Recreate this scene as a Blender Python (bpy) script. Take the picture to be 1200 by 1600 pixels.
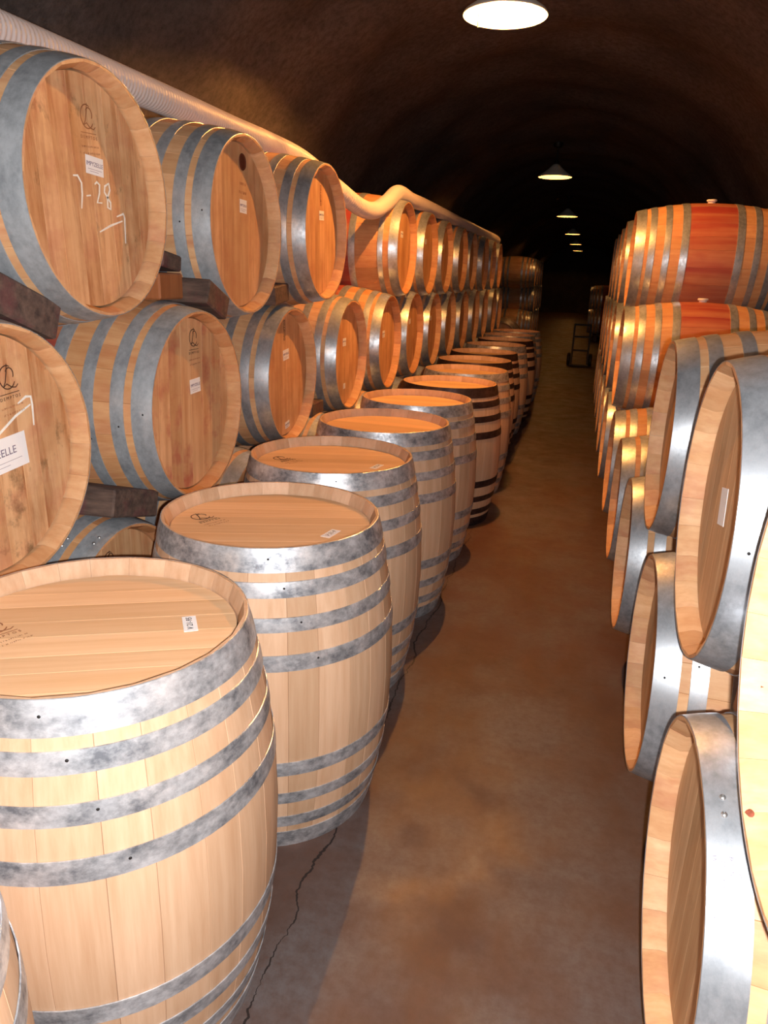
import bpy, bmesh, math, random
from mathutils import Vector, Matrix
random.seed(7)
for o in list(bpy.data.objects): bpy.data.objects.remove(o, do_unlink=True)
S = bpy.context.scene
COL = S.collection
PI = math.pi

# ------------------------------------------------------------------ camera
CAM_H = 1.4728
RT = Vector((0.96643694, 0.25431782, 0.03636055))
CU = Vector((-0.11179704, 0.28890172, 0.95080872))
FW = Vector((-0.23130297, 0.92296167, -0.30763728))
cam = bpy.data.objects.new('camera', bpy.data.cameras.new('camera'))
COL.objects.link(cam)
M = Matrix(((RT.x, CU.x, -FW.x, 0), (RT.y, CU.y, -FW.y, 0), (RT.z, CU.z, -FW.z, CAM_H), (0, 0, 0, 1)))
cam.matrix_world = M
cam.data.sensor_fit = 'VERTICAL'
cam.data.sensor_height = 36.0
cam.data.lens = 36.0 * 1151.88 / 1600.0
cam.data.clip_start = 0.05
S.camera = cam

# ------------------------------------------------------------------ world, flash, exposure
W = bpy.data.worlds.new('cave_dark'); S.world = W; W.use_nodes = True
W.node_tree.nodes['Background'].inputs[0].default_value = (0.9, 0.75, 0.65, 1)
W.node_tree.nodes['Background'].inputs[1].default_value = 0.002
S.view_settings.view_transform = 'Standard'
S.view_settings.look = 'None'
S.view_settings.exposure = 0.0
S.view_settings.gamma = 1.0
S.view_settings.use_curve_mapping = False
FLASH_POWER = 165.0
fl = bpy.data.lights.new('camera_flash', 'POINT')
fl.energy = FLASH_POWER; fl.color = (1.0, 0.97, 0.95); fl.shadow_soft_size = 0.008
flo = bpy.data.objects.new('camera_flash', fl); COL.objects.link(flo)
flo.location = Vector((0, 0, CAM_H)) + RT * 0.028 - CU * 0.022 - FW * 0.01
LAMP_POWER = [175.0, 16.0, 10.0, 10.0, 10.0, 10.0]
LAMP_COLOR = (1.0, 0.41, 0.09)

# ------------------------------------------------------------------ materials
def new_mat(name):
    m = bpy.data.materials.new(name); m.use_nodes = True
    nt = m.node_tree
    return m, nt, nt.nodes['Principled BSDF']
def N(nt, t, **kw):
    n = nt.nodes.new(t)
    for k, v in kw.items(): setattr(n, k, v)
    return n
def lin(r, g, b):
    f = lambda c: (c / 255 / 12.92) if c <= 10 else ((c / 255 + 0.055) / 1.055) ** 2.4
    return (f(r), f(g), f(b), 1)
def ramp(nt, src, stops):
    r = N(nt, 'ShaderNodeValToRGB')
    while len(r.color_ramp.elements) < len(stops): r.color_ramp.elements.new(0.5)
    for e, (p, c) in zip(r.color_ramp.elements, stops):
        e.position = p; e.color = c if len(c) == 4 else (*c, 1)
    nt.links.new(src, r.inputs[0]); return r.outputs[0]
def gray(v): return (v, v, v, 1)
def noise(nt, vec, scale, detail=3, rough=0.55):
    n = N(nt, 'ShaderNodeTexNoise'); n.inputs['Scale'].default_value = scale
    n.inputs['Detail'].default_value = detail; n.inputs['Roughness'].default_value = rough
    nt.links.new(vec, n.inputs['Vector']); return n.outputs['Fac']
def mapping(nt, vec, scale, loc=None):
    m = N(nt, 'ShaderNodeMapping'); m.inputs['Scale'].default_value = scale
    nt.links.new(vec, m.inputs['Vector'])
    if loc is not None: nt.links.new(loc, m.inputs['Location'])
    return m.outputs[0]
def mix(nt, fac, a, b, mode='MIX'):
    m = N(nt, 'ShaderNodeMix', data_type='RGBA', blend_type=mode)
    for i, v in ((0, fac), (6, a), (7, b)):
        if isinstance(v, (int, float)): m.inputs[i].default_value = v
        elif isinstance(v, tuple): m.inputs[i].default_value = v
        else: nt.links.new(v, m.inputs[i])
    return m.outputs[2]
def math_n(nt, op, a, b=None):
    m = N(nt, 'ShaderNodeMath', operation=op)
    for i, v in enumerate((a, b)):
        if v is None: continue
        if isinstance(v, (int, float)): m.inputs[i].default_value = v
        else: nt.links.new(v, m.inputs[i])
    return m.outputs[0]
def bump(nt, bsdf, h, strength, dist=0.002):
    b = N(nt, 'ShaderNodeBump'); b.inputs['Strength'].default_value = strength
    b.inputs['Distance'].default_value = dist
    nt.links.new(h, b.inputs['Height']); nt.links.new(b.outputs[0], bsdf.inputs['Normal'])

def oak(name, light, dark, stain=0.0, mould=0.0, wine=0.0, band=False, axis='z', streak=0.0):
    """oak boards: grain along the axis; every piece differs a little; stains, mould spots and wine as real marks"""
    m, nt, b = new_mat(name)
    tc = N(nt, 'ShaderNodeTexCoord').outputs['Object']
    rnd = N(nt, 'ShaderNodeObjectInfo').outputs['Random']
    pid = N(nt, 'ShaderNodeAttribute', attribute_name='pid').outputs['Fac']
    r = math_n(nt, 'FRACT', math_n(nt, 'ADD', math_n(nt, 'MULTIPLY', rnd, 7.3), pid))
    off = N(nt, 'ShaderNodeCombineXYZ')
    for i in range(3): nt.links.new(math_n(nt, 'MULTIPLY', r, (17.0, 31.0, 11.0)[i]), off.inputs[i])
    g = {'z': (46, 46, 2.2), 'x': (2.2, 46, 46)}[axis]
    g2 = {'z': (9, 9, 1.0), 'x': (1.0, 9, 9)}[axis]
    v = mapping(nt, tc, g, off.outputs[0]); v2 = mapping(nt, tc, g2, off.outputs[0])
    n1 = noise(nt, v, 1.0, 5, 0.65); n2 = noise(nt, v2, 1.0, 3)
    c = mix(nt, ramp(nt, n1, [(0.32, gray(0)), (0.72, gray(1))]), light, dark)
    c = mix(nt, math_n(nt, 'MULTIPLY', ramp(nt, n2, [(0.4, gray(0)), (0.75, gray(1))]), 0.45), c, dark)
    # piece to piece difference
    tone = ramp(nt, r, [(0.0, (0.86, 0.83, 0.78)), (0.5, (1.0, 0.98, 0.96)), (1.0, (1.08, 1.06, 1.04))])
    c = mix(nt, 1.0, c, tone, 'MULTIPLY')
    if streak:
        vs = mapping(nt, tc, {'z': (16, 16, 1.6), 'x': (1.6, 16, 16)}[axis], off.outputs[0])
        c = mix(nt, math_n(nt, 'MULTIPLY', ramp(nt, noise(nt, vs, 1.3, 6, 0.7), [(0.47, gray(0)), (0.66, gray(1))]), streak), c, lin(150, 86, 42))
    if stain:
        vs = mapping(nt, tc, (5, 5, 5), off.outputs[0])
        c = mix(nt, math_n(nt, 'MULTIPLY', ramp(nt, noise(nt, vs, 1.0, 5, 0.6), [(0.45, gray(0)), (0.7, gray(1))]), stain), c, lin(160, 100, 52))
    if mould:
        vs = mapping(nt, tc, (6, 7, 6), off.outputs[0])
        c = mix(nt, math_n(nt, 'MULTIPLY', ramp(nt, noise(nt, vs, 1.4, 6, 0.7), [(0.58, gray(0)), (0.72, gray(1))]), mould), c, lin(84, 66, 40))
    if wine:
        vs = mapping(nt, tc, (7, 7, 4), off.outputs[0])
        w = ramp(nt, noise(nt, vs, 1.0, 4, 0.65), [(0.50, gray(0)), (0.66, gray(1))])
        c = mix(nt, math_n(nt, 'MULTIPLY', w, wine), c, lin(165, 62, 62))
    if band:
        sx = N(nt, 'ShaderNodeSeparateXYZ'); nt.links.new(tc, sx.inputs[0])
        az = math_n(nt, 'ABSOLUTE', sx.outputs[2])
        vs = mapping(nt, tc, (8, 8, 3), off.outputs[0])
        edge = math_n(nt, 'ADD', az, math_n(nt, 'MULTIPLY', noise(nt, vs, 1.0, 3), 0.03))
        f = ramp(nt, edge, [(0.140, gray(1)), (0.150, gray(0))])
        wn = ramp(nt, noise(nt, v2, 1.0, 4), [(0.3, gray(0.35)), (0.65, gray(0.9))])
        f = math_n(nt, 'MULTIPLY', f, wn)
        c = mix(nt, f, c, lin(150, 40, 48))
    nt.links.new(c, b.inputs['Base Color'])
    b.inputs['Roughness'].default_value = 0.55
    b.inputs['Specular IOR Level'].default_value = 0.3
    bump(nt, b, n1, 0.25, 0.0006)
    return m

NEW_L, NEW_D = lin(218, 185, 156), lin(197, 158, 126)
OLD_L, OLD_D = lin(226, 186, 144), lin(204, 154, 110)
MAT = {}
MAT['new'] = oak('new_oak_stave', NEW_L, NEW_D)
MAT['new_head'] = oak('new_oak_head', lin(238, 202, 164), lin(222, 178, 134), axis='x')
MAT['old'] = oak('aged_oak_stave', OLD_L, OLD_D, stain=0.25, wine=0.28)
MAT['old_head'] = oak('aged_oak_head', OLD_L, OLD_D, stain=0.4, mould=0.15, wine=0.12, axis='x', streak=0.45)
MAT['mould_head'] = oak('mould_spotted_oak_head', OLD_L, OLD_D, stain=0.5, mould=0.75, wine=0.25, axis='x', streak=0.75)
MAT['wine'] = oak('wine_stained_oak_stave', lin(218, 172, 126), lin(196, 138, 92), stain=0.2, wine=0.2, band=True)
MAT['wine_head'] = oak('wine_spotted_oak_head', OLD_L, OLD_D, stain=0.35, wine=0.6, axis='x', streak=0.3)
MAT['right_head'] = oak('pale_oak_head', lin(216, 180, 140), lin(190, 148, 108), stain=0.25, mould=0.2, axis='x', streak=0.2)

def metal(name, lo, hi, rough, metallic):
    m, nt, b = new_mat(name)
    tc = N(nt, 'ShaderNodeTexCoord').outputs['Object']
    rnd = N(nt, 'ShaderNodeObjectInfo').outputs['Random']
    off = N(nt, 'ShaderNodeCombineXYZ')
    for i in range(3): nt.links.new(math_n(nt, 'MULTIPLY', rnd, (13.0, 7.0, 29.0)[i]), off.inputs[i])
    v = mapping(nt, tc, (14, 14, 22), off.outputs[0])
    n1 = noise(nt, v, 1.0, 6, 0.72)
    v2 = mapping(nt, tc, (60, 60, 60), off.outputs[0])
    n2 = noise(nt, v2, 1.0, 3, 0.6)
    f = math_n(nt, 'ADD', math_n(nt, 'MULTIPLY', n1, 0.75), math_n(nt, 'MULTIPLY', n2, 0.25))
    nt.links.new(ramp(nt, f, [(0.36, lo), (0.62, hi)]), b.inputs['Base Color'])
    nt.links.new(ramp(nt, f, [(0.35, gray(rough + 0.12)), (0.65, gray(rough - 0.06))]), b.inputs['Roughness'])
    b.inputs['Metallic'].default_value = metallic
    bump(nt, b, n2, 0.15, 0.0006)
    return m
MAT['galv'] = metal('galvanised_hoop', lin(120, 124, 132), lin(234, 238, 244), 0.38, 0.62)
MAT['galv_blue'] = metal('weathered_blue_grey_hoop', lin(142, 148, 155), lin(190, 197, 203), 0.40, 0.45)
MAT['galv_smooth'] = metal('smooth_galvanised_hoop', lin(150, 156, 163), lin(206, 212, 219), 0.36, 0.68)
MAT['galv_dark'] = metal('brown_or_unlit_hoop', lin(44, 34, 36), lin(84, 66, 66), 0.45, 0.6)  # brown iron on one upright; on farther ones unlit look put into colour
MAT['rivet'] = metal('bright_rivet', lin(190, 190, 190), lin(240, 240, 240), 0.25, 0.9)

def plain(name, col, rough=0.6, metallic=0.0, var=0.12, scale=12.0, spec=0.4, bmp=0.0):
    m, nt, b = new_mat(name)
    tc = N(nt, 'ShaderNodeTexCoord').outputs['Object']
    n = noise(nt, tc, scale, 4, 0.6)
    d = tuple(x * (1 - var) for x in col[:3]) + (1,); l = tuple(min(1, x * (1 + var)) for x in col[:3]) + (1,)
    nt.links.new(ramp(nt, n, [(0.3, d), (0.7, l)]), b.inputs['Base Color'])
    b.inputs['Roughness'].default_value = rough; b.inputs['Metallic'].default_value = metallic
    b.inputs['Specular IOR Level'].default_value = spec
    if bmp: bump(nt, b, n, bmp, 0.004)
    return m
MAT['ink'] = plain('burnt_brand_ink', lin(70, 42, 30), 0.8)
MAT['faint'] = plain('faint_brand_ink', lin(146, 92, 58), 0.8)
MAT['paper'] = plain('white_paper', lin(238, 236, 238), 0.7, var=0.03)
MAT['print'] = plain('grey_violet_print', lin(120, 108, 130), 0.8)
MAT['pen'] = plain('black_pen', lin(40, 38, 48), 0.8)
MAT['chalk'] = plain('white_chalk', lin(240, 236, 228), 0.9, var=0.1, scale=90)
MAT['silicone'] = plain('white_silicone_bung', lin(236, 226, 214), 0.5, var=0.03)
MAT['hole'] = plain('reddish_bung_hole', lin(92, 40, 18), 0.7)
MAT['hose'] = plain('white_ribbed_plastic', lin(206, 192, 188), 0.45, var=0.05, scale=5)
MAT['enamel'] = plain('white_enamel', lin(235, 228, 214), 0.35, var=0.03)
MAT['dark_metal'] = plain('black_iron', lin(32, 28, 27), 0.5, 0.4)

def wedge_mat():
    m, nt, b = new_mat('dark_stained_timber')
    tc = N(nt, 'ShaderNodeTexCoord').outputs['Object']
    rnd = N(nt, 'ShaderNodeObjectInfo').outputs['Random']
    off = N(nt, 'ShaderNodeCombineXYZ')
    for i in range(3): nt.links.new(math_n(nt, 'MULTIPLY', rnd, (13.0, 7.0, 29.0)[i]), off.inputs[i])
    n1 = noise(nt, mapping(nt, tc, (8, 45, 45), off.outputs[0]), 1.0, 5, 0.65)
    n2 = noise(nt, mapping(nt, tc, (12, 12, 12), off.outputs[0]), 1.0, 4)
    c = ramp(nt, n1, [(0.3, lin(58, 44, 40)), (0.7, lin(112, 88, 76))])
    c = mix(nt, ramp(nt, n2, [(0.5, gray(0)), (0.68, gray(0.7))]), c, lin(104, 52, 56))
    nt.links.new(c, b.inputs['Base Color']); b.inputs['Roughness'].default_value = 0.8
    bump(nt, b, n1, 0.5, 0.002)
    return m
MAT['wedge'] = wedge_mat()
MAT['wedge_end'] = oak('sawn_timber_end', lin(176, 112, 70), lin(140, 82, 50), stain=0.3)

def floor_mat():
    m, nt, b = new_mat('stained_concrete_floor')
    tc = N(nt, 'ShaderNodeTexCoord').outputs['Object']
    n1 = noise(nt, mapping(nt, tc, (1.6, 0.8, 1)), 1.0, 5, 0.6)
    n2 = noise(nt, tc, 5.0, 6, 0.7)
    n3 = noise(nt, tc, 38.0, 5, 0.7)
    n4 = noise(nt, mapping(nt, tc, (1.1, 1.7, 1)), 2.2, 4, 0.6)
    c = mix(nt, ramp(nt, n1, [(0.42, gray(0)), (0.54, gray(1))]), lin(92, 67, 57), lin(100, 91, 90))
    c = mix(nt, math_n(nt, 'MULTIPLY', ramp(nt, n4, [(0.45, gray(0)), (0.65, gray(1))]), 0.6), c, lin(92, 62, 48))
    c = mix(nt, math_n(nt, 'MULTIPLY', ramp(nt, n2, [(0.52, gray(0)), (0.75, gray(1))]), 0.6), c, lin(78, 56, 46))
    c = mix(nt, math_n(nt, 'MULTIPLY', ramp(nt, n3, [(0.35, gray(1)), (0.6, gray(0))]), 0.55), c, lin(82, 62, 54))
    # wandering crack along the foot of the upright row
    sx = N(nt, 'ShaderNodeSeparateXYZ'); nt.links.new(tc, sx.inputs[0])
    yy = N(nt, 'ShaderNodeCombineXYZ'); nt.links.new(sx.outputs[1], yy.inputs[1])
    wob = noise(nt, yy.outputs[0], 3.0, 6, 0.65)
    line = math_n(nt, 'ABSOLUTE', math_n(nt, 'SUBTRACT', math_n(nt, 'SUBTRACT', sx.outputs[0], -0.59), math_n(nt, 'MULTIPLY', wob, 0.15)))
    wid = math_n(nt, 'ADD', math_n(nt, 'MULTIPLY', n4, 0.016), -0.0055)
    cr = math_n(nt, 'LESS_THAN', line, wid)
    c = mix(nt, math_n(nt, 'MULTIPLY', cr, 0.85), c, lin(26, 20, 19))
    nt.links.new(c, b.inputs['Base Color'])
    nt.links.new(ramp(nt, n2, [(0.3, gray(0.34)), (0.7, gray(0.62))]), b.inputs['Roughness'])
    b.inputs['Specular IOR Level'].default_value = 0.4
    bump(nt, b, n3, 0.22, 0.004)
    return m
MAT['floor'] = floor_mat()
def cave_mat():
    m, nt, b = new_mat('dark_sprayed_concrete')
    tc = N(nt, 'ShaderNodeTexCoord').outputs['Object']
    n1 = noise(nt, tc, 1.4, 5, 0.6); n2 = noise(nt, tc, 26.0, 6, 0.75)
    c = ramp(nt, n1, [(0.35, lin(80, 74, 72)), (0.65, lin(106, 97, 94))])
    c = mix(nt, ramp(nt, n2, [(0.35, gray(0.6)), (0.6, gray(0))]), c, lin(56, 51, 50))
    nt.links.new(c, b.inputs['Base Color']); b.inputs['Roughness'].default_value = 0.95
    b.inputs['Specular IOR Level'].default_value = 0.1
    bump(nt, b, n2, 0.6, 0.012)
    return m
MAT['cave'] = cave_mat()

# ------------------------------------------------------------------ helpers
def put(o, label=None, cat=None, group=None, kind=None):
    if label: o['label'] = label
    if cat: o['category'] = cat
    if group: o['group'] = group
    if kind: o['kind'] = kind
    return o
def mesh_obj(name, me, mat=None, parent=None, loc=None, rot=None):
    o = bpy.data.objects.new(name, me); COL.objects.link(o)
    if mat is not None and not me.materials: me.materials.append(mat)
    if parent: o.parent = parent
    if loc is not None: o.location = loc
    if rot is not None: o.rotation_euler = rot
    return o
def pydata(name, verts, faces, smooth=None, pids=None):
    me = bpy.data.meshes.new(name); me.from_pydata(verts, [], faces)
    bm = bmesh.new(); bm.from_mesh(me); bmesh.ops.recalc_face_normals(bm, faces=bm.faces); bm.to_mesh(me); bm.free()
    if smooth is not None:
        me.polygons.foreach_set('use_smooth', [True] * len(me.polygons))
        me.set_sharp_from_angle(angle=math.radians(smooth))
    if pids:
        a = me.attributes.new('pid', 'FLOAT', 'FACE'); a.data.foreach_set('value', pids)
    me.update(); return me
def empty(name, loc=(0, 0, 0), rot=None):
    o = bpy.data.objects.new(name, None); COL.objects.link(o); o.location = loc
    o.empty_display_size = 0.05
    if rot is not None: o.rotation_euler = rot
    return o
def lathe(name, prof, seg=48, smooth=35, closed=True):
    """prof: list of (r, z); closed loops the profile"""
    vs, fs = [], []; n = len(prof)
    for i in range(seg):
        a = 2 * PI * i / seg; ca, sa = math.cos(a), math.sin(a)
        vs += [(r * ca, r * sa, z) for r, z in prof]
    for i in range(seg):
        j = (i + 1) % seg
        for k in range(n if closed else n - 1):
            l = (k + 1) % n
            fs.append((i * n + k, j * n + k, j * n + l, i * n + l))
    if not closed:
        if prof[0][0] > 1e-6: fs.append(tuple(i * n for i in range(seg)))
        if prof[-1][0] > 1e-6: fs.append(tuple(i * n + n - 1 for i in reversed(range(seg))))
    return pydata(name, vs, fs, smooth)
def ribbon_mesh(name, lines, width, thick=0.0005):
    """flat strokes in the xy plane, raised by thick"""
    vs, fs = [], []
    for pts in lines:
        n = len(pts); b0 = len(vs)
        for i, p in enumerate(pts):
            a = Vector(pts[max(i - 1, 0)]); c = Vector(pts[min(i + 1, n - 1)])
            d = (c - a); d = d.normalized() if d.length else Vector((1, 0))
            nr = Vector((-d.y, d.x)) * width * (0.5 if 0 < i < n - 1 else 0.3)
            for s in (1, -1):
                q = Vector(p) + nr * s
                vs += [(q.x, q.y, thick), (q.x, q.y, 0)]
        for i in range(n - 1):
            a = b0 + 4 * i; c = a + 4
            fs += [(a, a + 2, c + 2, c), (a, c, c + 1, a + 1), (a + 2, a + 3, c + 3, c + 2)]
    return pydata(name, vs, fs)
def arc(cx, cy, rx, ry, a0, a1, n=18):
    return [(cx + rx * math.cos(math.radians(a0 + (a1 - a0) * i / n)), cy + ry * math.sin(math.radians(a0 + (a1 - a0) * i / n))) for i in range(n + 1)]
TEXT_CACHE = {}
def text_mesh(txt, size, shear=0.0):
    k = (txt, size, shear)
    if k in TEXT_CACHE: return TEXT_CACHE[k]
    cu = bpy.data.curves.new('lettering', 'FONT'); cu.body = txt; cu.size = size; cu.shear = shear
    cu.align_x = 'CENTER'; cu.align_y = 'CENTER'; cu.extrude = 0.0002; cu.resolution_u = 2
    o = bpy.data.objects.new('lettering', cu); COL.objects.link(o)
    bpy.context.view_layer.update()
    me = bpy.data.meshes.new_from_object(o.evaluated_get(bpy.context.evaluated_depsgraph_get()))
    bpy.data.objects.remove(o, do_unlink=True)
    TEXT_CACHE[k] = me; return me

# ------------------------------------------------------------------ the cave
def tunnel_r(x, y, z):
    return 0.03 * (math.sin(3.1 * y + 2.0 * z) * math.sin(2.3 * x + 1.7 * y) + 0.6 * math.sin(7.3 * y + 1.1 * x) * math.sin(5.9 * z + 4.0 * x))
TX, TA, TB, TZ = -0.42, 1.97, 2.07, 1.0
Y0, Y1 = -4.0, 38.0
def arch_section():
    pts = []
    for i in range(57):
        a = PI - PI * i / 56
        pts.append((TX + TA * math.cos(a), TZ + TB * math.sin(a)))
    return pts
sec = arch_section()
def strip(name, pts, kind='structure'):
    vs, fs = [], []; ny = 300; n = len(pts)
    for j in range(ny + 1):
        y = Y0 + (Y1 - Y0) * j / ny
        for x, z in pts:
            d = tunnel_r(x, y, z) + random.uniform(-0.006, 0.006)
            dx, dz = x - TX, z - 0.6; l = math.hypot(dx, dz)
            edge = 0 if (z < 0.02) else 1
            vs.append((x + dx / l * d * edge, y, z + dz / l * d * edge))
    for j in range(ny):
        for k in range(n - 1):
            a = j * n + k; fs.append((a, a + 1, a + n + 1, a + n))
    me = pydata(name, vs, fs, 180)
    return put(mesh_obj(name, me, MAT['cave']), kind=kind)
strip('ceiling', sec[8:49])
strip('wall_left', [(TX - TA, 0.0), (TX - TA, 0.34), (TX - TA, 0.67)] + sec[:9])
strip('wall_right', sec[48:] + [(TX + TA, 0.67), (TX + TA, 0.34), (TX + TA, 0.0)])
fw_, fx0, fx1 = 0.0, TX - TA - 0.1, TX + TA + 0.1
fme = pydata('floor', [(fx0, Y0, 0), (fx1, Y0, 0), (fx1, Y1, 0), (fx0, Y1, 0), (fx0, Y0, -0.1), (fx1, Y0, -0.1), (fx1, Y1, -0.1), (fx0, Y1, -0.1)],
             [(0, 1, 2, 3), (4, 7, 6, 5), (0, 4, 5, 1), (1, 5, 6, 2), (2, 6, 7, 3), (3, 7, 4, 0)])
put(mesh_obj('floor', fme, MAT['floor']), kind='structure')
for nm, y in (('wall_back', Y0), ('wall_far', Y1)):
    me = pydata(nm, [(fx0, y, 0), (fx1, y, 0), (fx1, y, 3.3), (fx0, y, 3.3), (fx0, y + 0.1, 0), (fx1, y + 0.1, 0), (fx1, y + 0.1, 3.3), (fx0, y + 0.1, 3.3)],
                [(0, 1, 2, 3), (4, 7, 6, 5), (0, 4, 5, 1), (1, 5, 6, 2), (2, 6, 7, 3), (3, 7, 4, 0)])
    put(mesh_obj(nm, me, MAT['cave']), kind='structure')

# ------------------------------------------------------------------ barrel parts (axis along local z, centred, +x is up when lying)
BL, RH, RB = 0.8547, 0.2865, 0.3410
HF = BL / 2
def rad(z): return RB - (RB - RH) * (abs(z) / HF) ** 2
NST = 24
def stave_geo(half, a_off, gap=0.0002):
    zs = [-HF, -HF + 0.03, -0.33, -0.22, -0.11, 0, 0.11, 0.22, 0.33, HF - 0.03, HF]
    vs, fs = [], []
    for z in zs:
        r = rad(z); t = 0.005 if abs(z) > HF - 0.001 else (0.024 if abs(z) > HF - 0.035 else 0.026)
        ga = gap / r; ch = 0.0007
        ring = [(r - t, -half + ga), (r - ch, -half + ga), (r, -half + ga + ch / r), (r, -half * 0.33), (r, half * 0.33), (r, half - ga - ch / r), (r - ch, half - ga), (r - t, half - ga)]
        vs += [(q * math.cos(a + a_off), q * math.sin(a + a_off), z) for q, a in ring]
    n = 8
    for j in range(len(zs) - 1):
        for k in range(n):
            l = (k + 1) % n; a = j * n
            fs.append((a + k, a + l, a + n + l, a + n + k))
    fs.append(tuple(range(n))[::-1]); b = (len(zs) - 1) * n; fs.append(tuple(b + k for k in range(n)))
    return vs, fs
WID = [0.88, 1.0, 1.12]
order = [0, 2, 1, 1, 0, 2, 2, 0, 1, 0, 1, 2] * 2
unit = 2 * PI / sum(WID[i] for i in order)
ANG = []; acc = 0.0
acc = -WID[order[0]] * unit / 2          # first stave is centred on +x (the bung stave)
for i in order:
    h = WID[i] * unit / 2; ANG.append((acc + h, h, i)); acc += 2 * h
def stave_mesh(i, mat):
    vs, fs = stave_geo(WID[i] * unit / 2, 0.0)
    me = pydata('stave', vs, fs, 40); me.materials.append(mat); return me
def shell_mesh(mat):
    V, Fc, pid = [], [], []
    for k, (a, h, i) in enumerate(ANG):
        vs, fs = stave_geo(h, a); b = len(V); V += vs
        Fc += [tuple(b + q for q in f) for f in fs]; pid += [(k * 0.377) % 1.0] * len(fs)
    me = pydata('staves', V, Fc, 40, pid); me.materials.append(mat); return me
HEAD_R, HEAD_Z = 0.2655, HF - 0.034
BW = [0.052, 0.066, 0.058, 0.074, 0.062, 0.07, 0.06, 0.0]
BW[7] = 2 * HEAD_R - sum(BW)
def board_geo(y0, y1, ztop, thick=0.02, gap=0.0003):
    """boards run along x, one board spans y0..y1, cut by the round head"""
    y0 += gap; y1 -= gap; R = HEAD_R
    n = 5
    ys = [y0 + (y1 - y0) * i / n for i in range(n + 1)]
    ys = [max(-R + 1e-4, min(R - 1e-4, y)) for y in ys]
    right = [(math.sqrt(R * R - y * y), y) for y in ys]
    left = [(-math.sqrt(R * R - y * y), y) for y in reversed(ys)]
    loop = right + left; m = len(loop); ch = 0.0002
    cy = (y0 + y1) / 2
    ins = [(x, y + (ch if y < cy - (y1 - y0) * 0.45 else (-ch if y > cy + (y1 - y0) * 0.45 else 0))) for x, y in loop]
    vs = [(x, y, ztop) for x, y in ins] + [(x, y, ztop - ch) for x, y in loop] + [(x, y, ztop - thick) for x, y in loop]
    fs = [tuple(range(m))]
    for a in (0, m):
        for k in range(m):
            l = (k + 1) % m; fs.append((a + k, a + m + k, a + m + l, a + l))
    fs.append(tuple(2 * m + k for k in reversed(range(m))))
    return vs, fs
YS = [-HEAD_R]
for w in BW: YS.append(YS[-1] + w)
def board_meshes(mat):
    out = []
    for k in range(8):
        vs, fs = board_geo(YS[k], YS[k + 1], HEAD_Z); me = pydata('head_board', vs, fs); me.materials.append(mat); out.append(me)
    return out
def head_mesh(mat):
    V, Fc, pid = [], [], []
    for k in range(8):
        vs, fs = board_geo(YS[k], YS[k + 1], HEAD_Z); b = len(V); V += vs
        Fc += [tuple(b + q for q in f) for f in fs]; pid += [(k * 0.41) % 1.0] * len(fs)
    me = pydata('head', V, Fc, None, pid); me.materials.append(mat); return me
HOOPS6 = [(0.4274, 0.372), (0.335, 0.303), (0.160, 0.118)]
HOOPS = [(0.4274, 0.370), (0.349, 0.311), (0.264, 0.228), (0.171, 0.129)]
def hoop_mesh(z0, z1, mat, seg):
    t = 0.0022; a, b = (z0, z1)
    if a > HF - 0.002: a = HF + 0.0005
    m = (a + b) / 2
    prof = [(rad(a) + 0.0003, a), (rad(a) + t, a - 0.0006), (rad(m) + t + 0.0006, m), (rad(b) + t, b + 0.0006), (rad(b) + 0.0003, b), (rad(m) - 0.002, m)]
    me = lathe('hoop', prof, seg, 50); me.materials.append(mat); return me
MC = {}
def cached(key, fn):
    if key not in MC: MC[key] = fn()
    return MC[key]
rivet_prof = [(0.0, 0.0028), (0.0032, 0.0022), (0.0052, 0.0004), (0.0055, -0.002)]
def rivet_me(kind):
    k = 1.0 if kind == 'rivet' else 0.55
    me = lathe(kind, [(r * k, z * k) for r, z in rivet_prof], 10, 60, closed=False); me.materials.append(MAT['rivet' if kind == 'rivet' else 'dark_metal']); return me
def bung_me():
    me = lathe('bung', [(0.0, 0.022), (0.026, 0.021), (0.030, 0.017), (0.029, 0.010), (0.022, 0.008), (0.019, -0.012)], 20, 40, closed=False)
    me.materials.append(MAT['silicone']); return me

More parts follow.
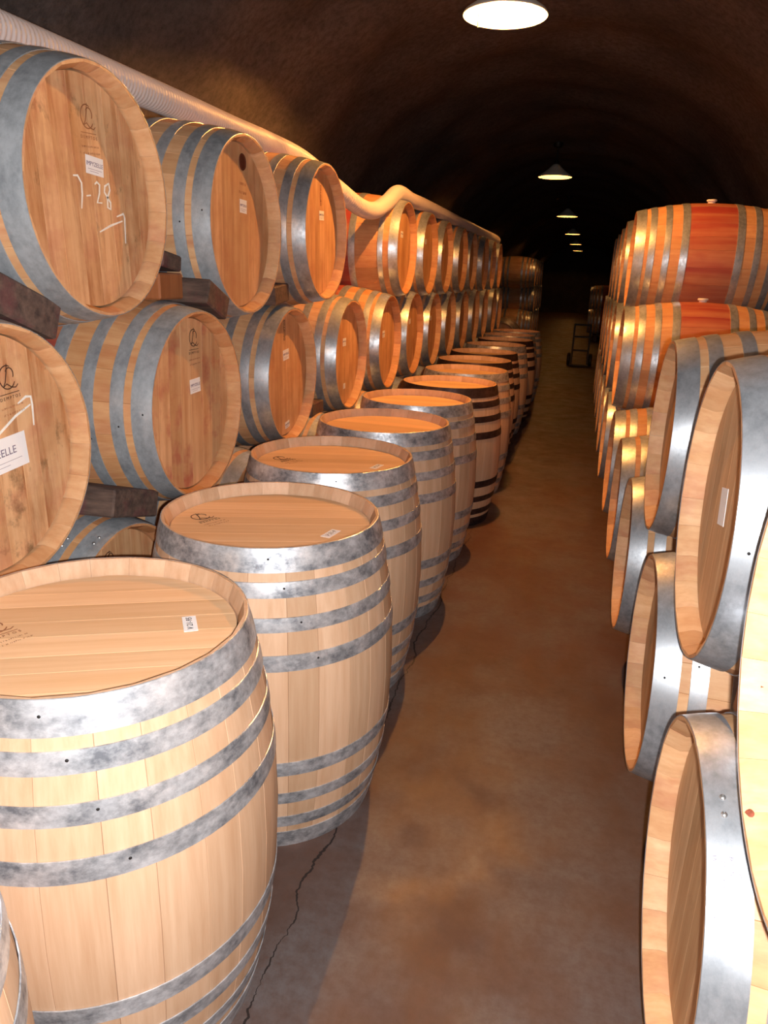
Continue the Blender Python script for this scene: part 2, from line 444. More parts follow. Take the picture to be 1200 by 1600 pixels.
def barrel(name, loc, orient, label, group, lod, wood, headm, hoopm='galv', roll=0.0, bung=False, rivets=False, cat='barrel', hoops=None):
    """orient: 'up' stands on the floor, 'left' lies with its head towards +x, 'right' towards -x, 'south' towards -y; loc is the base (up) or the centre of the front head rim"""
    if orient == 'up':
        e = empty(name, (loc[0], loc[1], 0.0), (0, 0, roll)); off = Vector((0, 0, HF))
    else:
        base = {'left': Matrix.Rotation(PI / 2, 3, 'Y') @ Matrix.Rotation(PI, 3, 'Z'), 'right': Matrix.Rotation(-PI / 2, 3, 'Y'),
                'south': Matrix.Rotation(PI / 2, 3, 'X') @ Matrix.Rotation(PI / 2, 3, 'Z')}[orient]
        m3 = base @ Matrix.Rotation(roll, 3, 'Z')
        e = empty(name, loc, m3.to_euler()); off = Vector((0, 0, -HF))
    put(e, label, cat, group)
    rec = Vector((0, 0, 0.0 if orient == 'up' else 0.010))
    if lod == 0:
        for a, h, i in ANG:
            mesh_obj('stave', cached(('st', i, wood), lambda: stave_mesh(i, MAT[wood])), None, e, off, (0, 0, a))
        for me in cached(('bd', headm), lambda: board_meshes(MAT[headm])):
            mesh_obj('head_board', me, None, e, off - rec)
    else:
        put(mesh_obj('staves', cached(('sh', wood), lambda: shell_mesh(MAT[wood])), None, e, off), kind='stuff')
        mesh_obj('head', cached(('hd', headm), lambda: head_mesh(MAT[headm])), None, e, off - rec)
    mesh_obj('back_head', cached(('hd', headm), lambda: head_mesh(MAT[headm])), None, e, off + rec, (PI, 0, 0))
    seg = 72 if lod == 0 else 40
    for s in (1, -1):
        for q, (z0, z1) in enumerate(hoops or HOOPS):
            h = mesh_obj('hoop', cached(('hp', z0, hoopm, seg), lambda: hoop_mesh(z0, z1, MAT[hoopm], seg)), None, e, off, (0, 0 if s > 0 else PI, 0.0 if rivets else random.uniform(-0.6, 0.6)))
            if rivets and lod == 0:
                z = (z0 + z1) / 2 + 0.004
                for da in ((-0.045, 0.045) if rivets[0] == 'rivet' else (0.0,)):
                    ang = rivets[1] + da + q * 0.12
                    rv = mesh_obj(rivets[0], cached(rivets[0], lambda: rivet_me(rivets[0])), None, h)
                    rr = rad(z) + 0.0022
                    rv.matrix_basis = Matrix.Translation((rr * math.cos(ang), rr * math.sin(ang), z)) @ Matrix.Rotation(ang, 4, 'Z') @ Matrix.Rotation(PI / 2, 4, 'Y')
    if bung:
        b = mesh_obj('bung', cached('bg', bung_me), None, e)
        b.matrix_basis = Matrix.Translation(off + Vector((RB, 0, 0))) @ Matrix.Rotation(PI / 2, 4, 'Y')
        put(b, 'white silicone bung')
    e['_off'] = off.z - rec.z
    return e
MLOC = {}
def on_head(e, name, me, mat, u, v, rot=0.0, lift=0.0002, parent=None, label=None):
    """place a flat mesh on the front head: v towards local +x (up), u to the right seen from outside; mesh x -> right"""
    me2 = me
    if mat is not None:
        if not me.materials: me.materials.append(mat)
    z = (HEAD_Z + e['_off']) + lift
    o = mesh_obj(name, me2, None, e)
    fr = Matrix(((0, 1, 0, v), (-1, 0, 0, -u), (0, 0, 1, z), (0, 0, 0, 1)))
    mw = fr @ Matrix.Rotation(rot, 4, 'Z')
    MLOC[o.name] = mw
    if parent:
        o.parent = parent; o.matrix_basis = MLOC[parent.name].inverted() @ mw
    else:
        o.matrix_basis = mw
    if label: put(o, label)
    return o
def paper_me(w, h):
    return cached(('pp', w, h), lambda: pydata('paper_label', [(-w/2, -h/2, 0.0008), (w/2, -h/2, 0.0008), (w/2, h/2, 0.0008), (-w/2, h/2, 0.0008), (-w/2, -h/2, 0), (w/2, -h/2, 0), (w/2, h/2, 0), (-w/2, h/2, 0)],
        [(0, 1, 2, 3), (4, 7, 6, 5), (0, 4, 5, 1), (1, 5, 6, 2), (2, 6, 7, 3), (3, 7, 4, 0)]))
def paper(e, u, v, w=0.062, h=0.040, rot=0.0, text='IMPYZELLE', lines=True):
    p = on_head(e, 'paper_label', paper_me(w, h), MAT['paper'], u, v, rot, 0.0004, label='white paper label')
    if text:
        t = cached(('tx', text, w), lambda: text_mesh(text, w * 0.20 if w < 0.1 else w * 0.125).copy())
        if not t.materials: t.materials.append(MAT['print'])
        on_head(e, 'label_print', t, None, u, v + h * 0.06, rot, 0.0014, p)
    if lines:
        r = cached(('ln', w), lambda: ribbon_mesh('ruled_line', [[(-w * 0.4, -h * 0.22), (w * 0.4, -h * 0.22)], [(-w * 0.3, -h * 0.34), (w * 0.2, -h * 0.34)]], 0.0014))
        on_head(e, 'ruled_line', r, MAT['print'], u, v, rot, 0.0009, p)
    return p
def dash_mesh(name, rows, width, height, pitch, seed):
    """rows of tiny worn-away printed words"""
    rg = random.Random(seed); L = []
    for k in range(rows):
        x = -width / 2 + rg.uniform(0, 0.006)
        while x < width / 2 - 0.004:
            w = rg.uniform(0.0018, 0.0034); y = -k * pitch
            L.append([(x, y - height / 2), (x + rg.uniform(-0.0008, 0.0012), y + height / 2)])
            if rg.random() < 0.6: L.append([(x, y + rg.choice((-1, 0, 1)) * height / 2), (x + w, y + rg.choice((-1, 0, 1)) * height / 2)])
            x += w + (0.004 if rg.random() < 0.18 else 0.0012)
    return ribbon_mesh(name, L, 0.0011)
def brand_me():
    L = [arc(0, 0, 0.024, 0.026, 60, 330), [(0.004, 0.030), (0.000, 0.012), (-0.008, -0.010), (-0.016, -0.020)],
         [(-0.016, -0.020), (-0.004, -0.014), (0.010, -0.024), (0.022, -0.026), (0.030, -0.020)], arc(0.008, 0.006, 0.012, 0.014, -40, 150, 10), [(-0.03, -0.036), (0.03, -0.036)]]
    return ribbon_mesh('brand_mark', L, 0.0026)
def brand(e, u, v, rot=0.0, mat='ink', lines=True, sc=1.0):
    b = on_head(e, 'brand_mark', cached(('br', mat), brand_me), MAT[mat], u, v, rot, 0.0004, label='burnt-in cooper\'s script mark')
    t = cached(('bt', mat), lambda: text_mesh('D E M P T O S', 0.0105).copy())
    if not t.materials: t.materials.append(MAT[mat])
    c, s = math.cos(rot), math.sin(rot)
    def at(du, dv): return u + c * du - s * dv, v + s * du + c * dv
    on_head(e, 'brand_lettering', t, None, *at(0, -0.046), rot, 0.0007, b)
    if lines:
        r = cached(('bl', mat), lambda: dash_mesh('brand_lettering', 2, 0.074, 0.0042, 0.015, 3))
        on_head(e, 'brand_lettering', r, MAT['faint'], *at(0.004, -0.066), rot + 0.03, 0.0007, b)
    return b

# ------------------------------------------------------------------ upright row
UP = [(-0.86, 0.37), (-0.819, 1.064), (-0.752, 1.757), (-0.815, 2.452), (-0.803, 3.146), (-0.805, 3.840), (-0.748, 4.532), (-0.752, 5.225), (-0.79, 5.918), (-0.806, 6.612), (-0.795, 7.43), (-0.772, 8.125), (-0.80, 8.83), (-0.782, 9.58)]
ub = []
def roll_k(k): return {1: 0.44, 2: 0.33, 3: 0.30}.get(k, 0.0)
for k, (x, y) in enumerate(UP):
    lab = {0: 'upright pale new oak barrel beside the one tagged V21, bare of any tag in view',
           1: 'upright pale oak barrel with a white handwritten V21 tag square on its bare lid',
           2: 'upright pale oak barrel with a script mark and small tag on its lid',
           3: 'upright pale new oak barrel third along from the V21-tagged one, tag near its rim',
           6: 'upright pale oak barrel bound with dark brown iron hoops'}.get(k)
    if k == 3: lab = 'upright pale new oak barrel standing between the script-marked one and the lamplit ones'
    if lab is None:
        lab = 'upright pale oak barrel with bare lid, %s along the row past the V21-tagged one' % ['', '', '', '', 'third', 'fourth', '', 'sixth', 'seventh', 'eighth', 'ninth', 'tenth', 'eleventh', 'twelfth'][k]
    e = barrel('upright_barrel', (x, y, 0), 'up', lab, 'upright barrels lining the aisle', 0 if k <= 7 else 1, 'new', 'new_head',
               'galv_dark' if k in (6, 8, 9, 11) else 'galv', roll=random.uniform(-0.12, 0.12) + (PI if k % 2 else 0) if k not in (1, 2, 3) else roll_k(k), rivets=(('nail', -1.2 - (roll_k(k))) if k < 4 else False))
    ub.append(e)
def lid_uv(e, wx, wy, deg):
    """world offset from the lid's centre and world heading of the writing -> head coordinates"""
    r = e.rotation_euler.z; lx = wx * math.cos(-r) - wy * math.sin(-r); ly = wx * math.sin(-r) + wy * math.cos(-r)
    return -ly, lx, math.radians(deg + 90) - r
def tag_on_lid(e, wx, wy, deg, txt):
    u, v, rot = lid_uv(e, wx, wy, deg)
    p = on_head(e, 'paper_label', paper_me(0.064, 0.026), MAT['paper'], u, v, rot, 0.0004, label='white handwritten tag')
    t = cached(('tag', txt), lambda: text_mesh(txt, 0.016, 0.2).copy())
    if not t.materials: t.materials.append(MAT['pen'])
    on_head(e, 'label_print', t, None, u, v, rot, 0.0014, p)
tag_on_lid(ub[1], 0.157, 0.083, 123, 'V 21-95')
tag_on_lid(ub[2], 0.178, -0.03, 80, 'V 21-9')
tag_on_lid(ub[3], 0.168, 0.0, 80, 'V 21-9')
brand(ub[1], *lid_uv(ub[1], -0.175, -0.05, 65), 'faint')
brand(ub[2], *lid_uv(ub[2], -0.200, -0.025, 62), 'ink')
brand(ub[3], *lid_uv(ub[3], -0.190, -0.02, 62), 'ink')

# ------------------------------------------------------------------ lying rows on the left
NTH = ['first', 'second', 'third', 'fourth', 'fifth', 'sixth', 'seventh', 'eighth', 'ninth', 'tenth', 'eleventh', 'twelfth', 'thirteenth']
GT = 'barrels lying in the top tier against the left wall'
GM = 'barrels lying in the middle tier against the left wall'
GB = 'barrels lying in the bottom tier against the left wall'
# top tier
t1 = barrel('lying_barrel', (-1.170, 1.729, 1.626), 'left', 'lying oak barrel chalked 7-28 on its streaky mould-spotted head', GT, 0, 'old', 'mould_head', 'galv_blue', 0.05, True)
t2 = barrel('lying_barrel', (-1.149, 2.519, 1.609), 'left', 'lying oak barrel with an open round hole near the top of its head', GT, 0, 'old', 'old_head', 'galv_blue', -0.03, False, ('nail', 1.5))
t3 = barrel('lying_barrel', (-1.162, 3.378, 1.615), 'left', 'lamplit lying oak barrel where the white hose drops into the gap', GT, 0, 'old', 'old_head', 'galv_smooth', 0.04, False)
t4 = barrel('lying_barrel', (-1.170, 5.03, 1.615), 'left', 'lying red-stained barrel across the gap, the white hose climbing over it', GT, 0, 'wine', 'old_head', 'galv_smooth', 0.0, True, hoops=HOOPS6)
TOPY = [5.80, 6.60, 7.40, 8.20, 9.00, 9.80, 10.60]
for i, y in enumerate(TOPY):
    e = barrel('lying_barrel', (-1.17 + random.uniform(-0.015, 0.015), y, 1.618), 'left', 'top-tier lying barrel, %s beyond the red-stained one at the gap' % NTH[i], GT, 1, 'old' if i % 2 else 'wine', 'old_head', 'galv_smooth', random.uniform(-0.1, 0.1), False)
    if i < 4: paper(e, 0.0, 0.09, 0.055, 0.036, 0, None, False)
# middle tier
m1 = barrel('lying_barrel', (-1.18, 1.315, 1.058), 'left', 'lying oak barrel with a big white paper label and a white chalk arrow', GM, 0, 'old', 'mould_head', 'galv_blue', 0.02, False)
m2 = barrel('lying_barrel', (-1.128, 2.089, 1.062), 'left', 'lying oak barrel with script mark, small label and wine-red spots on its head', GM, 0, 'wine', 'wine_head', 'galv_blue', -0.04, False, ('nail', 1.55))
m3 = barrel('lying_barrel', (-1.203, 3.090, 1.049), 'left', 'lying oak barrel with half-shaded head and two small labels, one near the bottom rim', GM, 0, 'old', 'old_head', 'galv_smooth', 0.03, False)
m4 = barrel('lying_barrel', (-1.190, 3.912, 1.038), 'left', 'lying lamplit barrel with a deep shadowed chime under the end of the hose-topped run', GM, 0, 'old', 'old_head', 'galv_smooth', 0.0, False)
m5 = barrel('lying_barrel', (-1.17, 4.690, 1.050), 'left', 'lying lamplit barrel left uncovered under the gap in the top tier', GM, 0, 'wine', 'old_head', 'galv_smooth', 0.0, False)
MIDY = [5.41, 6.20, 7.00, 7.80, 8.60, 9.40, 10.20, 11.0]
for i, y in enumerate(MIDY):
    e = barrel('lying_barrel', (-1.17 + random.uniform(-0.015, 0.015), y, 1.045), 'left', 'middle-tier lying barrel, %s beyond the one uncovered under the gap' % NTH[i], GM, 1, 'old' if i % 3 else 'wine', 'old_head', 'galv_smooth', random.uniform(-0.1, 0.1), False)
    if i < 3: paper(e, 0.0, 0.09, 0.055, 0.036, 0, None, False)
# bottom tier, mostly hidden behind the upright row
l1 = barrel('lying_barrel', (-1.17, 1.70, 0.485), 'left', 'lying barrel with riveted hoops half hidden behind the script-marked upright barrel', GB, 0, 'wine', 'old_head', 'galv_blue', 0.0, False, ('rivet', 0.32))
for y in [0.90, 2.585, 3.50, 4.30, 5.05, 5.80, 6.60, 7.40, 8.20, 9.00, 9.80, 10.6]:
    barrel('lying_barrel', (-1.17, y, 0.485), 'left', 'lying barrel in the bottom tier hidden behind the upright row', GB, 1, 'old', 'old_head', 'galv_smooth', random.uniform(-0.1, 0.1), False)
# far continuation beyond the side opening
for i, y in enumerate([17.4, 18.25, 19.1, 19.95]):
    for z in (0.485, 1.045, 1.605):
        barrel('lying_barrel', (-1.12, y + (0.42 if z == 1.045 else 0), z), 'left', '%s-tier barrel of the remote stack beyond the dark opening on the left' % {0.485: 'bottom', 1.045: 'middle', 1.605: 'top'}[z], 'remote left stack', 1, 'old', 'old_head', 'galv_smooth', random.uniform(-0.1, 0.1))
barrel('lying_barrel', (-1.32, 12.75, 0.485), 'south', 'lone dim barrel turned with its round head towards the entrance', None, 1, 'old', 'old_head', 'galv_smooth')

# marks on the heads
def chalk(e, lines, u, v, w=0.0045):
    return on_head(e, 'chalk_mark', ribbon_mesh('chalk_mark', lines, w), MAT['chalk'], u, v, 0, 0.0006, label='white chalk writing')
brand(t1, 0.0215, 0.175, 0, 'faint')
paper(t1, 0.032, 0.067, 0.07, 0.042, -0.10)
chalk(t1, [[(-0.070, 0.045), (-0.052, 0.046), (-0.040, 0.030), (-0.042, 0.005), (-0.050, -0.028)], [(-0.026, 0.002), (-0.008, 0.004)],
           [(0.012, 0.030), (0.022, 0.036), (0.032, 0.030), (0.028, 0.010), (0.016, -0.012), (0.036, -0.012)],
           [(0.072, 0.036), (0.054, 0.028), (0.050, 0.014), (0.072, -0.010), (0.070, -0.026), (0.058, -0.022), (0.060, 0.0), (0.074, 0.020), (0.072, 0.036)]], 0.012, -0.005, 0.0055)
chalk(t1, [[(-0.060, -0.024), (-0.01, -0.008), (0.045, 0.004)], [(0.020, 0.014), (0.052, 0.022), (0.056, 0.012), (0.050, -0.052)]], 0.085, -0.062, 0.0055)
paper(t2, 0.044, 0.07, 0.055, 0.044)
hole = on_head(t2, 'bung_hole', lathe('bung_hole', [(0.0, 0.0004), (0.021, 0.0004), (0.023, 0.0025), (0.026, 0.0025), (0.0275, 0.0)], 28, 40, closed=False), MAT['hole'], 0.040, 0.212, 0, 0.0004, label='round reddish-brown hole')
on_head(t2, 'brand_lettering', dash_mesh('brand_lettering', 2, 0.06, 0.009, 0.028, 9), MAT['faint'], 0.042, 0.142, 0, 0.0007)
paper(t3, 0.040, 0.076, 0.062, 0.04)
t = text_mesh('DEMPTOS', 0.02).copy(); t.materials.append(MAT['faint'])
on_head(t3, 'brand_lettering', t, None, 0.03, 0.16, PI / 2, 0.0007)
paper(t4, 0.0, 0.09, 0.062, 0.04)
brand(m1, 0.075, 0.163, 0.06)
paper(m1, 0.008, -0.008, 0.20, 0.078, 0.06, 'IMPYZEELLE')
chalk(m1, [[(-0.11, -0.060), (-0.06, -0.036), (0.0, -0.004), (0.052, 0.014)], [(0.012, 0.022), (0.040, 0.034), (0.056, 0.032), (0.058, 0.012), (0.055, -0.036)]], 0.085, 0.078, 0.006)
brand(m2, 0.034, 0.205, 0.05)
paper(m2, 0.040, 0.056, 0.065, 0.045, 0.08)
paper(m3, 0.012, 0.089, 0.065, 0.045, 0.06)
paper(m3, 0.016, -0.225, 0.05, 0.03, 0.1)
t = text_mesh('DEMPTOS', 0.02).copy(); t.materials.append(MAT['ink'])
on_head(m3, 'brand_lettering', t, None, -0.002, 0.195, PI / 2, 0.0007)
paper(m4, -0.012, 0.068, 0.055, 0.042); paper(m4, 0.0, -0.17, 0.035, 0.03, 0, None, False)
paper(m5, -0.02, 0.051, 0.055, 0.042, 0.05)
brand(l1, -0.02, 0.19, 0, 'ink')

# ------------------------------------------------------------------ lying rows on the right
GR1 = 'barrels lying in the lower tier on the right'
GR2 = 'barrels lying in the second tier on the right'
GR3 = 'barrels lying in the third tier on the right'
rc = barrel('lying_barrel', (0.250, 1.106, 0.493), 'right', 'lower-tier barrel with two bright rivets and fine print on its wide shiny hoop', GR1, 0, 'old', 'right_head', 'galv_smooth', 0.0, False, ('rivet', -0.42))
barrel('lying_barrel', (0.250, 1.894, 0.505), 'right', 'lower-tier barrel standing beside the riveted one, under the barrel with the white label', GR1, 0, 'old', 'right_head', 'galv_smooth', 0.1, False, ('nail', -1.3))
barrel('lying_barrel', (0.243, 2.783, 0.486), 'right', 'lower-tier barrel under the last second-tier barrel before the gap, plain pale head', GR1, 0, 'old', 'right_head', 'galv_smooth', 0.2, False)
barrel('lying_barrel', (0.240, 3.560, 0.486), 'right', 'lower-tier barrel uncovered from above, lamp glints on its upper hoops', GR1, 0, 'wine', 'right_head', 'galv_smooth', 0.1, False)
barrel('lying_barrel', (0.235, 4.345, 0.486), 'right', 'lower-tier barrel carrying the red-banded barrel that has another on its back', GR1, 0, 'wine', 'right_head', 'galv_smooth', 0.3, False)
ra = barrel('lying_barrel', (0.270, 0.770, 1.088), 'right', 'second-tier barrel with dark knots inside its pale rim, overhanging the riveted one', GR2, 0, 'old', 'right_head', 'galv_smooth', 0.0, False)
rb = barrel('lying_barrel', (0.269, 1.485, 1.047), 'right', 'second-tier barrel with a white scuffed label in its deep head and broad bright hoop', GR2, 0, 'old', 'right_head', 'galv_smooth', 0.0, False, ('nail', -1.5))
barrel('lying_barrel', (0.268, 2.390, 1.010), 'right', 'second-tier barrel with scratched hoops, last one before the gap', GR2, 0, 'old', 'right_head', 'galv_smooth', 0.0, False)
barrel('lying_barrel', (0.232, 4.755, 1.040), 'right', 'second-tier barrel with orange-red middle and a white bung under the crimson one', GR2, 0, 'wine', 'right_head', 'galv_smooth', 0.0, True)
barrel('lying_barrel', (0.250, 5.19, 1.600), 'right', 'third-tier barrel with a crimson stained middle and white bung, topmost of the stack', GR3, 0, 'wine', 'right_head', 'galv_smooth', 0.0, True)
barrel('lying_barrel', (0.250, 0.360, 0.490), 'right', 'lower-tier barrel next to the riveted one at the open end of the row', GR1, 1, 'old', 'right_head', 'galv_smooth', 0.0)
MAT['knot'] = plain('dark_reddish_knot', lin(128, 66, 46), 0.7, var=0.3, scale=200)
for deg, d, kr in ((121, 0.018, 0.011), (152, 0.010, 0.006), (157, 0.006, 0.007)):
    a = math.radians(deg); zz = HF - d; rr = rad(zz) - (0.005 + 0.63 * d) - 0.0002
    km = lathe('knot', [(0.0, 0.0008), (kr * 0.7, 0.0007), (kr, 0.0), (kr, -0.0015)], 14, 60, closed=False); km.materials.append(MAT['knot'])
    ko = mesh_obj('knot', km, None, ra)
    ko.matrix_basis = Matrix.Translation((rr * math.cos(a), rr * math.sin(a), -d)) @ Matrix.Rotation(a, 4, 'Z') @ Matrix.Rotation(-PI / 2 + 0.56, 4, 'Y')
paper(rb, -0.045, 0.0, 0.06, 0.075, 0.2, None, False)
def hoop_print(e, lines, ang0, z0, size, dz):
    """fine print wrapped around a hoop"""
    for k, tx in enumerate(lines):
        me = dash_mesh('hoop_print', 1, tx, size, 0.0, 5 + k); z = z0 - dz * k
        for v in me.vertices:
            zz = z + v.co.y; a = ang0 - v.co.x / rad(zz); r = rad(zz) + 0.0032 + v.co.z * 0.5
            v.co = (r * math.cos(a), r * math.sin(a), zz + e['_off'] + 0.010)
        me.materials.append(MAT['print'])
        mesh_obj('hoop_print', me, None, e)
hoop_print(rc, (0.085, 0.075, 0.085, 0.06), -0.80, 0.418, 0.005, 0.0105)
for i, y in enumerate([5.15, 5.95, 6.75, 7.55, 8.35, 9.15]):
    barrel('lying_barrel', (0.22, y, 0.486), 'right', 'dim lower-tier barrel, %s beyond the one carrying the red-banded barrel' % NTH[i], GR1, 1, 'old', 'right_head', 'galv_smooth', random.uniform(-0.2, 0.2))
for i, y in enumerate([5.56, 6.36, 7.16, 7.96, 8.76]):
    barrel('lying_barrel', (0.215, y, 1.04), 'right', 'dim second-tier barrel, %s beyond the orange-red one with the bung' % NTH[i], GR2, 1, 'wine', 'right_head', 'galv_smooth', random.uniform(-0.2, 0.2))
for i, y in enumerate([5.98, 6.78, 7.58, 8.38]):
    barrel('lying_barrel', (0.235, y, 1.598), 'right', 'dim third-tier barrel, %s beyond the crimson-stained one' % NTH[i], GR3, 1, 'old', 'right_head', 'galv_smooth', random.uniform(-0.2, 0.2))
for y in [20.6, 21.4, 22.2]:
    for z in (0.486, 1.04):
        barrel('lying_barrel', (0.13, y + (0.4 if z > 1 else 0), z), 'right', '%s-tier remote lamplit barrel at the far end on the right' % ('upper' if z > 1 else 'lower'), 'remote right stack', 1, 'wine', 'right_head', 'galv_smooth', random.uniform(-0.2, 0.2))

# ------------------------------------------------------------------ timber rails under the bottom tiers
def box_me(name, sx, sy, sz, bev=0.006):
    bm = bmesh.new(); bmesh.ops.create_cube(bm, size=1.0)
    bmesh.ops.scale(bm, vec=(sx, sy, sz), verts=bm.verts)
    bmesh.ops.bevel(bm, geom=list(bm.edges), offset=bev, segments=1, affect='EDGES')
    me = bpy.data.meshes.new(name); bm.to_mesh(me); bm.free(); return me
def rail(x, y0, y1, h, label, group):
    me = box_me('timber_rail', 0.09, y1 - y0, h)
    put(mesh_obj('timber_rail', me, MAT['wedge'], None, (x, (y0 + y1) / 2, h / 2)), label, 'timber', group)
for x in (-1.39, -1.81):
    for y0, y1 in ((0.5, 4.0), (4.02, 7.6), (7.62, 11.0)):
        rail(x, y0, y1, 0.150, 'dark timber rail carrying the bottom tier along the left wall', 'timber rails')
    rail(x + 0.05, 17.0, 20.4, 0.150, 'dark timber rail under the remote left stack', 'timber rails')
for x in (0.46, 0.88):
    for y0, y1 in ((0.0, 4.0), (4.02, 6.8), (6.82, 9.6)):
        rail(x, y0, y1, 0.151, 'dark timber rail carrying the lower tier on the right', 'timber rails')
    rail(x - 0.1, 20.2, 22.6, 0.151, 'dark timber rail under the remote right stack', 'timber rails')
for y in (13.0, 13.4): put(mesh_obj('timber_rail', box_me('timber_rail', 0.5, 0.09, 0.15), MAT['wedge'], None, (-1.32, y, 0.075)), 'short timber cross rail under the lone turned barrel', 'timber', 'timber rails')

# ------------------------------------------------------------------ wooden wedges between the barrels
def wedge(x, y, z, sx, sy, sz, tilt, label, taper=0.6, rz=0.0, end=False):
    """block along x, taller at the back than at the front by taper"""
    vs = []
    for px, k in ((-0.5, 1.0), (0.5, taper)):
        for py in (-0.5, 0.5):
            for pz in (-0.5, 0.5): vs.append((px * sx, py * sy * (1.0 if px < 0 else 0.92), (pz * k) * sz))
    fs = [(0, 1, 3, 2), (4, 6, 7, 5), (0, 4, 5, 1), (2, 3, 7, 6), (1, 5, 7, 3), (0, 2, 6, 4)]
    me = pydata('wooden_wedge', vs, fs)
    bm = bmesh.new(); bm.from_mesh(me); bmesh.ops.bevel(bm, geom=list(bm.edges), offset=0.005, segments=1, affect='EDGES'); bm.to_mesh(me); bm.free()
    me.materials.append(MAT['wedge_end' if end else 'wedge'])
    o = mesh_obj('wooden_wedge', me, None, None, (x, y, z), (tilt, 0, rz))
    return put(o, label, 'wedge', 'wooden wedges between barrels')
wedge(-1.35, 1.475, 1.372, 0.26, 0.24, 0.10, -0.38, 'big dark wooden wedge under the barrel chalked 7-28', 0.85)
wedge(-1.34, 2.105, 1.412, 0.24, 0.15, 0.085, 0.0, 'wooden wedge with a pale sawn end on top of the wine-spotted barrel', 0.9, 0.0, True)
wedge(-1.34, 2.135, 1.485, 0.22, 0.12, 0.055, -0.15, 'smaller dark wedge lying on the pale-ended wedge', 0.85)
wedge(-1.25, 2.255, 1.372, 0.22, 0.16, 0.085, -0.42, 'dark wooden wedge beside the barrel with the open hole', 0.9)
wedge(-1.33, 2.985, 1.375, 0.22, 0.17, 0.08, 0.1, 'dark wooden wedge below the barrel where the hose drops', 0.9)
wedge(-1.32, 1.80, 0.812, 0.26, 0.25, 0.09, -0.28, 'mossy dark wedge on the half-hidden riveted barrel', 0.9)
wedge(-1.36, 3.50, 0.815, 0.24, 0.18, 0.07, 0.0, 'dark wedge between the two labelled lamplit barrels', 0.9)
wedge(0.52, 1.50, 0.66, 0.22, 0.10, 0.13, 0.1, 'pinkish wooden block jammed between the right-hand barrels', 0.9, 0.0, True)

# ------------------------------------------------------------------ hose along the top tier
def catmull(P, n):
    out = []
    for i in range(len(P) - 1):
        p0, p1, p2, p3 = P[max(i - 1, 0)], P[i], P[i + 1], P[min(i + 2, len(P) - 1)]
        for k in range(n):
            t = k / n
            out.append(0.5 * ((2 * p1) + (p2 - p0) * t + (2 * p0 - 5 * p1 + 4 * p2 - p3) * t * t + (3 * p1 - p0 - 3 * p2 + p3) * t ** 3))
    out.append(P[-1]); return out
HP = [(-1.50, 0.20, 2.06), (-1.49, 0.9, 2.03), (-1.48, 1.5, 2.01), (-1.46, 2.1, 2.005), (-1.44, 2.6, 2.0), (-1.44, 3.0, 2.0), (-1.44, 3.4, 2.004), (-1.42, 3.75, 1.985), (-1.36, 4.08, 1.90),
      (-1.29, 4.32, 1.825), (-1.26, 4.52, 1.825), (-1.25, 4.76, 1.89), (-1.25, 5.03, 1.972), (-1.25, 5.4, 1.966), (-1.25, 5.8, 1.97), (-1.25, 6.6, 1.97), (-1.26, 7.4, 1.972), (-1.25, 8.2, 1.97), (-1.26, 9.0, 1.972), (-1.25, 9.8, 1.97), (-1.26, 10.6, 1.972), (-1.26, 10.85, 1.96)]
cp = catmull([Vector(p) for p in HP], 40)
# resample by arc length
acc = [0.0]
for a, b in zip(cp, cp[1:]): acc.append(acc[-1] + (b - a).length)
pitch = 0.0165; step = pitch / 4; tot = acc[-1]; npt = int(tot / step); pts = []; j = 0
for i in range(npt + 1):
    s = i * step
    while j < len(acc) - 2 and acc[j + 1] < s: j += 1
    t = (s - acc[j]) / max(acc[j + 1] - acc[j], 1e-9); pts.append(cp[j].lerp(cp[j + 1], min(t, 1)))
HR = 0.046; SEG = 18; vs, fs = [], []
for i, p in enumerate(pts):
    d = (pts[min(i + 1, npt)] - pts[max(i - 1, 0)]).normalized()
    sx = d.cross(Vector((0, 0, 1))).normalized(); uz = sx.cross(d)
    r = HR + (0.0028, 0.0008, -0.0014, 0.0008)[i % 4]
    for k in range(SEG):
        a = 2 * PI * k / SEG; vs.append(tuple(p + sx * (r * math.cos(a)) + uz * (r * math.sin(a))))
for i in range(npt):
    for k in range(SEG):
        l = (k + 1) % SEG; fs.append((i * SEG + k, i * SEG + l, (i + 1) * SEG + l, (i + 1) * SEG + k))
fs.append(tuple(range(SEG))); fs.append(tuple(npt * SEG + k for k in reversed(range(SEG))))
put(mesh_obj('ribbed_hose', pydata('ribbed_hose', vs, fs, 80), MAT['hose']), 'long white ribbed hose lying along the tops of the left barrels', 'hose')

# ------------------------------------------------------------------ pendant lamps
def emis(name, col, st):
    m, nt, b = new_mat(name)
    b.inputs['Base Color'].default_value = (0.9, 0.85, 0.75, 1)
    b.inputs['Emission Color'].default_value = col; b.inputs['Emission Strength'].default_value = st
    return m
MAT['bulb'] = emis('glowing_bulb', (1.0, 0.62, 0.28, 1), 40.0)
SH = [(r, z * 1.3) for r, z in [(0.030, 0.110), (0.040, 0.108), (0.085, 0.075), (0.150, 0.035), (0.200, 0.010), (0.207, 0.0), (0.204, -0.003), (0.198, 0.006), (0.148, 0.029), (0.083, 0.068), (0.040, 0.098), (0.030, 0.100)]]
shade_me = lathe('shade', SH, 48, 50); shade_me.materials.append(MAT['enamel'])
bulb_me = lathe('bulb', [(0.0, 0.060), (0.018, 0.063), (0.030, 0.074), (0.034, 0.088), (0.030, 0.102), (0.020, 0.116), (0.014, 0.126)], 20, 60, closed=False); bulb_me.materials.append(MAT['bulb'])
sock_me = lathe('socket', [(0.026, 0.12), (0.030, 0.14), (0.030, 0.175), (0.018, 0.185), (0.008, 0.19)], 20, 50, closed=False); sock_me.materials.append(MAT['dark_metal'])
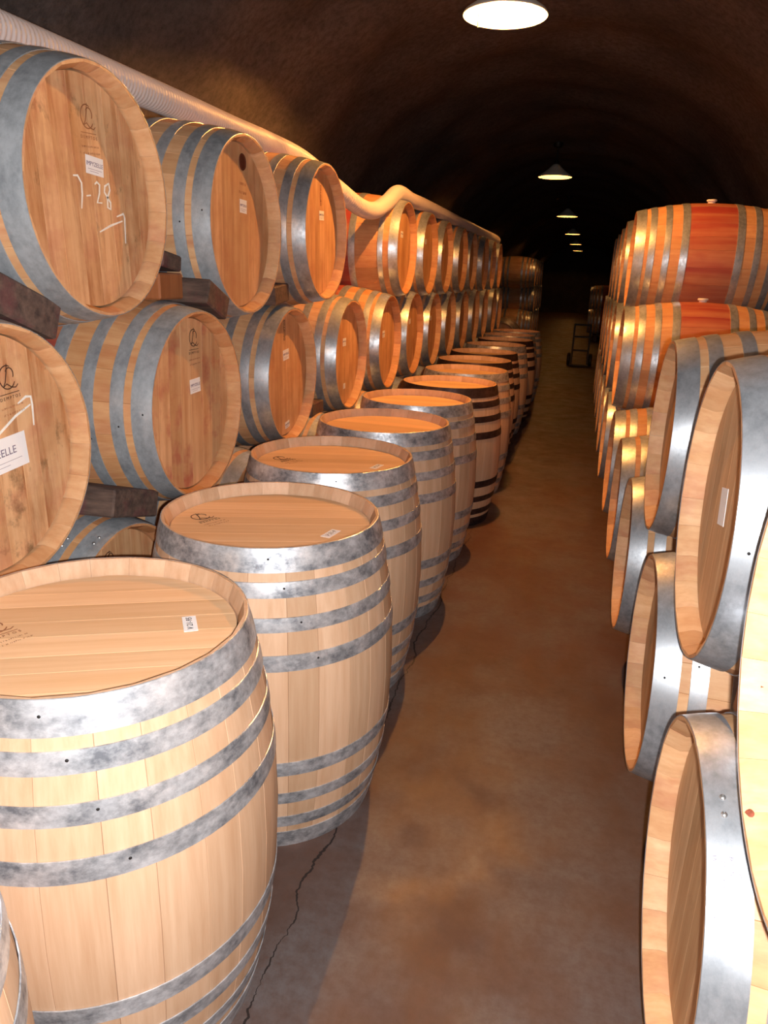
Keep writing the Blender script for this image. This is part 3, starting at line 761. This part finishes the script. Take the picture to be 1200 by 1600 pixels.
stem_me = lathe('stem', [(0.008, 0.185), (0.008, 0.345)], 10, 50, closed=False); stem_me.materials.append(MAT['dark_metal'])
can_me = lathe('ceiling_plate', [(0.008, 0.32), (0.05, 0.335), (0.06, 0.36), (0.06, 0.43)], 24, 40, closed=False); can_me.materials.append(MAT['dark_metal'])
ORD = ['nearest the entrance, a short pull chain beside it', 'second from the entrance', 'third from the entrance', 'fourth from the entrance', 'fifth from the entrance', 'deepest in the tunnel']
for k in range(6):
    e = empty('pendant_lamp', (-0.53, 4.162 + 6.035 * k, 2.690))
    put(e, 'glowing shallow enamel pendant lamp, ' + ORD[k], 'lamp', 'pendant lamps down the tunnel')
    for nm, me in (('shade', shade_me), ('bulb', bulb_me), ('socket', sock_me), ('stem', stem_me), ('ceiling_plate', can_me)):
        mesh_obj(nm, me, None, e)
    L = bpy.data.lights.new('lamp_light', 'POINT'); L.energy = LAMP_POWER[k]; L.color = LAMP_COLOR; L.shadow_soft_size = 0.010
    lo = bpy.data.objects.new('lamp_light', L); COL.objects.link(lo); lo.parent = e; lo.location = (0, 0, 0.048)
    if k == 0:
        ch = lathe('pull_chain', [(0.003, -0.075), (0.0045, -0.07), (0.003, -0.06), (0.003, 0.02)], 8, 50, closed=False); ch.materials.append(MAT['enamel'])
        mesh_obj('pull_chain', ch, None, e, (-0.115, -0.10, 0.0))

# ------------------------------------------------------------------ dark trolley far down the aisle
e = empty('hand_truck', (0.02, 14.0, 0.0)); put(e, 'dark hand truck standing at the far right edge of the aisle', 'trolley')
bm_parts = [('toe_plate', (0.34, 0.20, 0.02), (0, -0.1, 0.03)), ('frame_rail', (0.03, 0.03, 0.70), (-0.14, 0.02, 0.38)), ('frame_rail', (0.03, 0.03, 0.70), (0.14, 0.02, 0.38)), ('crossbar', (0.28, 0.025, 0.03), (0, 0.02, 0.28)), ('crossbar', (0.28, 0.025, 0.03), (0, 0.02, 0.52)), ('handle', (0.31, 0.03, 0.03), (0, 0.02, 0.73))]
for nm, sz, lc in bm_parts: mesh_obj(nm, box_me(nm, *sz, 0.005), MAT['dark_metal'], e, lc)
wh = lathe('wheel', [(0.02, -0.03), (0.10, -0.03), (0.115, -0.015), (0.115, 0.015), (0.10, 0.03), (0.02, 0.03)], 24, 40); wh.materials.append(MAT['dark_metal'])
for s in (-1, 1): mesh_obj('wheel', wh, None, e, (s * 0.19, 0.08, 0.115), (0, PI / 2, 0))
# let the stacked barrels settle so that they touch without sinking into each other
LB = [o for o in bpy.data.objects if o.name.startswith('lying_barrel') and o.parent is None and o.get('group')]
for _ in range(200):
    moved = 0.0
    for i, a in enumerate(LB):
        for b in LB[i + 1:]:
            dy = b.location.y - a.location.y
            if abs(dy) > 0.7 or abs(a.location.x - b.location.x) > 0.5: continue
            dz = b.location.z - a.location.z; d = math.hypot(dy, dz)
            if d < 0.6822:
                p = (0.6822 - d) * 0.5; uy, uz = dy / d, dz / d
                a.location.y -= uy * p; b.location.y += uy * p
                if a.location.z > 0.6: a.location.z -= uz * p
                if b.location.z > 0.6: b.location.z += uz * p
                moved = max(moved, p)
    if moved < 0.0005: break
for o in bpy.data.objects:
    if '_off' in o: del o['_off']
